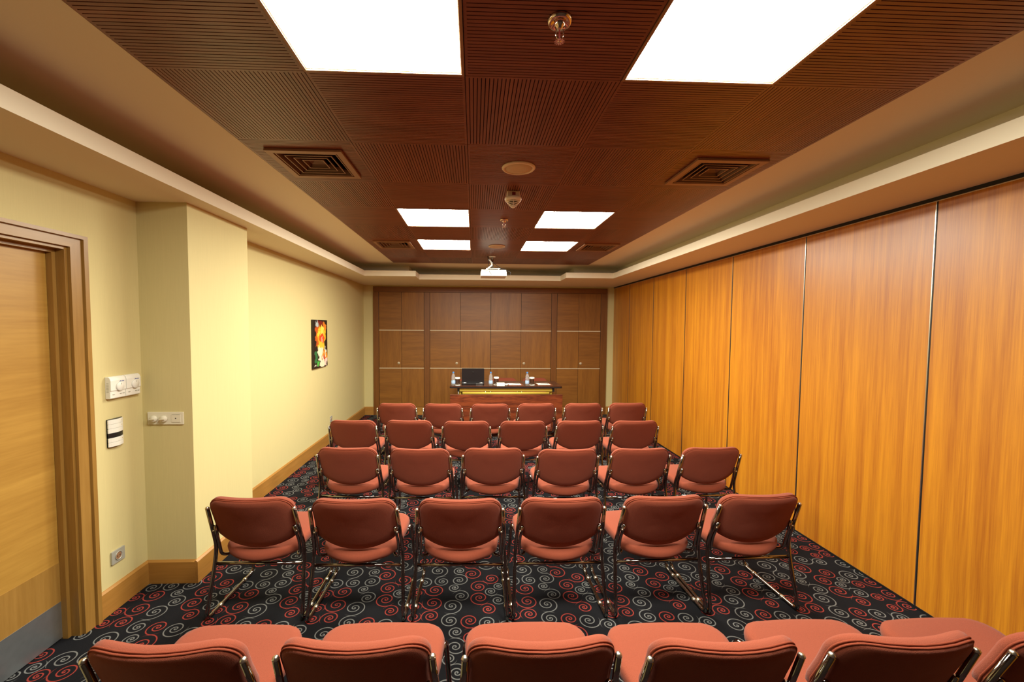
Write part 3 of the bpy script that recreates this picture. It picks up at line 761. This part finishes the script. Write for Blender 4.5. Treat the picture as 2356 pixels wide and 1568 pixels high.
for row, lst in ROWS.items():
    for n, (x, y, a) in enumerate(lst):
        lab = 'salmon chrome-framed chair, %s from the left in %s' % (ordn[n], row)
        ra = math.radians(a * .7); loc = (x - .015 * math.sin(ra) * 1, y + .015, 0)
        if not used:
            proto.location = loc; proto.rotation_euler = (0, 0, ra); proto['label'] = lab; proto['group'] = 'audience chairs in five rows'; used = True
        else: dup(proto, loc, ra, lab, 'audience chairs in five rows')
for x, lab in ((-.035, 'red presenter chair behind the laptop, its back hidden by the raised lid'), (.535, 'red presenter chair behind the middle glass on the table'), (1.087, 'red presenter chair behind the right-hand glass on the table')):
    dup(proto, (x, 7.41, 0), PI, lab, 'presenter chairs behind the table')

# ------------------------------------------------------------------ presenter table and what stands on it
TH = .76; TX, TY = .473, 6.06
t = thing('presenter_table', 'dark-topped folding table with yellow rails and a red wood front panel', 'table', (TX, TY, 0))
HW = .825
obj('table_top', MB().prism(rrect(-HW, HW, 0, .60, .03), TH - .010, TH), MAT['tabletop'], t)
obj('edge_band', MB().prism(rrect(-HW - .003, HW + .003, -.003, .603, .032), TH - .030, TH - .010), MAT['tableedge'], t)
obj('front_rail', MB().box(-.685, .685, .03, .055, TH - .083, TH - .032), MAT['brass'], t, bevel=.004)
obj('rear_rail', MB().box(-.685, .685, .545, .57, TH - .083, TH - .032), MAT['brass'], t, bevel=.004)
obj('lower_rail', MB().tube([(-.64, .035, TH - .108), (.64, .035, TH - .108)], .018, 14), MAT['brass'], t)
for s in (-1, 1):
    obj('rail_bracket', MB().box(s * .715, s * .685, .02, .58, TH - .085, TH - .030), MAT['tableedge'], t)
    lg = obj('leg', MB().tube([(s * .66, .30, .03), (s * .66, .30, TH - .08)], .022, 14), MAT['brass'], t)
    obj('foot', MB().box(s * .63, s * .69, .02, .58, 0, .03), MAT['tableedge'], lg, bevel=.006)
    obj('hinge_post', MB().tube([(s * .675, .08, TH - .15), (s * .675, .08, TH - .085)], .016, 12), MAT['brass'], t)
    obj('leg_link', MB().tube([(s * .66, .30, .45), (s * .66, .02, .45)], .010, 8), MAT['brass'], t)
obj('modesty_panel', MB().box(-HW + .006, HW + .002, -.03, -.008, .10, .642), MAT['modesty'], t, bevel=.003)

# laptop seen from behind its lid
t = thing('laptop', 'open dark laptop turned to the wall on the presenter table', 'laptop', (-.016, 6.20, TH))
obj('base', MB().prism(rrect(-.168, .168, .0, .24, .012), .004, .026), MAT['laptop'], t, bevel=.002)
obj('keyboard', MB().box(-.15, .15, .03, .14, .026, .028), MAT['dark'], t)
lid = MB(); th_ = math.radians(98)
q = [(-.168, .168)]
prof = rrect(-.168, .168, 0, .225, .012)
lid.add([(x, .012 - h * math.cos(math.radians(84)) * 1.0, .024 + h * math.sin(math.radians(84))) for x, h in prof] + [(x, .020 - h * math.cos(math.radians(84)), .024 + h * math.sin(math.radians(84))) for x, h in prof],
        [tuple(range(len(prof)))[::-1], tuple(range(len(prof), 2 * len(prof)))] + [(i, (i + 1) % len(prof), len(prof) + (i + 1) % len(prof), len(prof) + i) for i in range(len(prof))])
lo = obj('lid', lid, MAT['laptop'], t)
obj('emblem', MB().lathe([(.010, 0), (.010, -.0008), (.001, -.001)], 18, 0, 'y', (0, .010 - .16 * math.cos(math.radians(84)), .19)), MAT['laptop'], lo)
for s in (-1, 1): obj('hinge', MB().tube([(s * .125 - .03, .012, .028), (s * .125 + .03, .012, .028)], .008, 10), MAT['steel'], t)
for k in range(5): obj('rear_port', MB().box(.05 + k * .02, .064 + k * .02, -.0008, .002, .009, .018), MAT['steel'], t)

def bottle(x, y, label):
    t = thing('water_bottle', label, 'bottle', (x, y, TH), 0, 'water bottles on the presenter table')
    obj('body', MB().lathe([(.001, .001), (.026, .001), (.030, .006), (.030, .075), (.027, .082), (.029, .090), (.029, .115), (.026, .122), (.028, .130), (.024, .150), (.013, .172), (.0115, .188)], 24), MAT['water'], t)
    obj('label_band', MB().lathe([(.0303, .030), (.0307, .032), (.0307, .072), (.0303, .074)], 24), MAT['labelb'], t)
    obj('cap', MB().lathe([(.0125, .183), (.014, .184), (.014, .200), (.012, .203), (.001, .2035)], 18), MAT['cap'], t)
bottle(-.304, 6.13, 'blue-capped water bottle at the left end of the table, beside the laptop')
bottle(.248, 6.13, 'blue-capped water bottle in the middle of the table')
bottle(.790, 6.13, 'blue-capped water bottle furthest right on the table')
def glass(x, y, label):
    t = thing('drinking_glass', label, 'glass', (x, y, TH), 0, 'paper-capped drinking glasses on the presenter table')
    obj('tumbler', MB().lathe([(.001, .006), (.027, .006), (.028, .008), (.034, .110), (.0325, .110), (.0265, .014), (.001, .012)], 24), MAT['glass'], t)
    obj('paper_lid', MB().lathe([(.001, .118), (.036, .118), (.040, .112), (.0425, .094), (.0415, .094), (.039, .110), (.001, .111)][::-1], 24), MAT['paper'], t)
    obj('coaster', MB().lathe([(.044, 0), (.046, .002), (.044, .005), (.001, .005)], 24), MAT['paper'], t)
glass(-.245, 6.17, 'drinking glass with a white paper lid between the left bottle and laptop')
glass(.335, 6.22, 'drinking glass with a white paper lid beside the middle bottle')
glass(.868, 6.20, 'drinking glass with a white paper lid beside the right bottle')
t = thing('card_box', 'small white card box near the front edge of the table', 'box', (.394, 6.105, TH))
obj('box_body', MB().box(-.058, .058, -.04, .05, 0, .036), MAT['paper'], t, bevel=.002)
obj('box_flap', MB().box(-.059, .059, -.041, .051, .036, .042), MAT['paper'], t, bevel=.001)
t = thing('small_bowl', 'small white bowl beside the card box on the table', 'bowl', (.482, 6.14, TH))
obj('bowl_body', MB().lathe([(.001, 0), (.016, 0), (.024, .012), (.028, .026), (.026, .026), (.022, .013), (.001, .006)], 20), MAT['paper'], t)
for x, y, lab in ((.62, 6.20, 'brown folder with white sheets before the middle presenter chair'), (1.06, 6.22, 'brown folder with white sheets before the right presenter chair')):
    t = thing('note_folder', lab, 'folder', (x, y, TH), math.radians(4), 'note folders on the presenter table')
    obj('cover', MB().box(-.115, .115, -.06, .16, 0, .005), MAT['menu'], t, bevel=.001)
    obj('sheets', MB().box(-.10, .085, -.04, .15, .005, .008), MAT['paper'], t)
    obj('pen', MB().tube([(-.06, .0, .013), (.07, .05, .013)], .004, 8, taper=[.5, 1]), MAT['dark'], t)
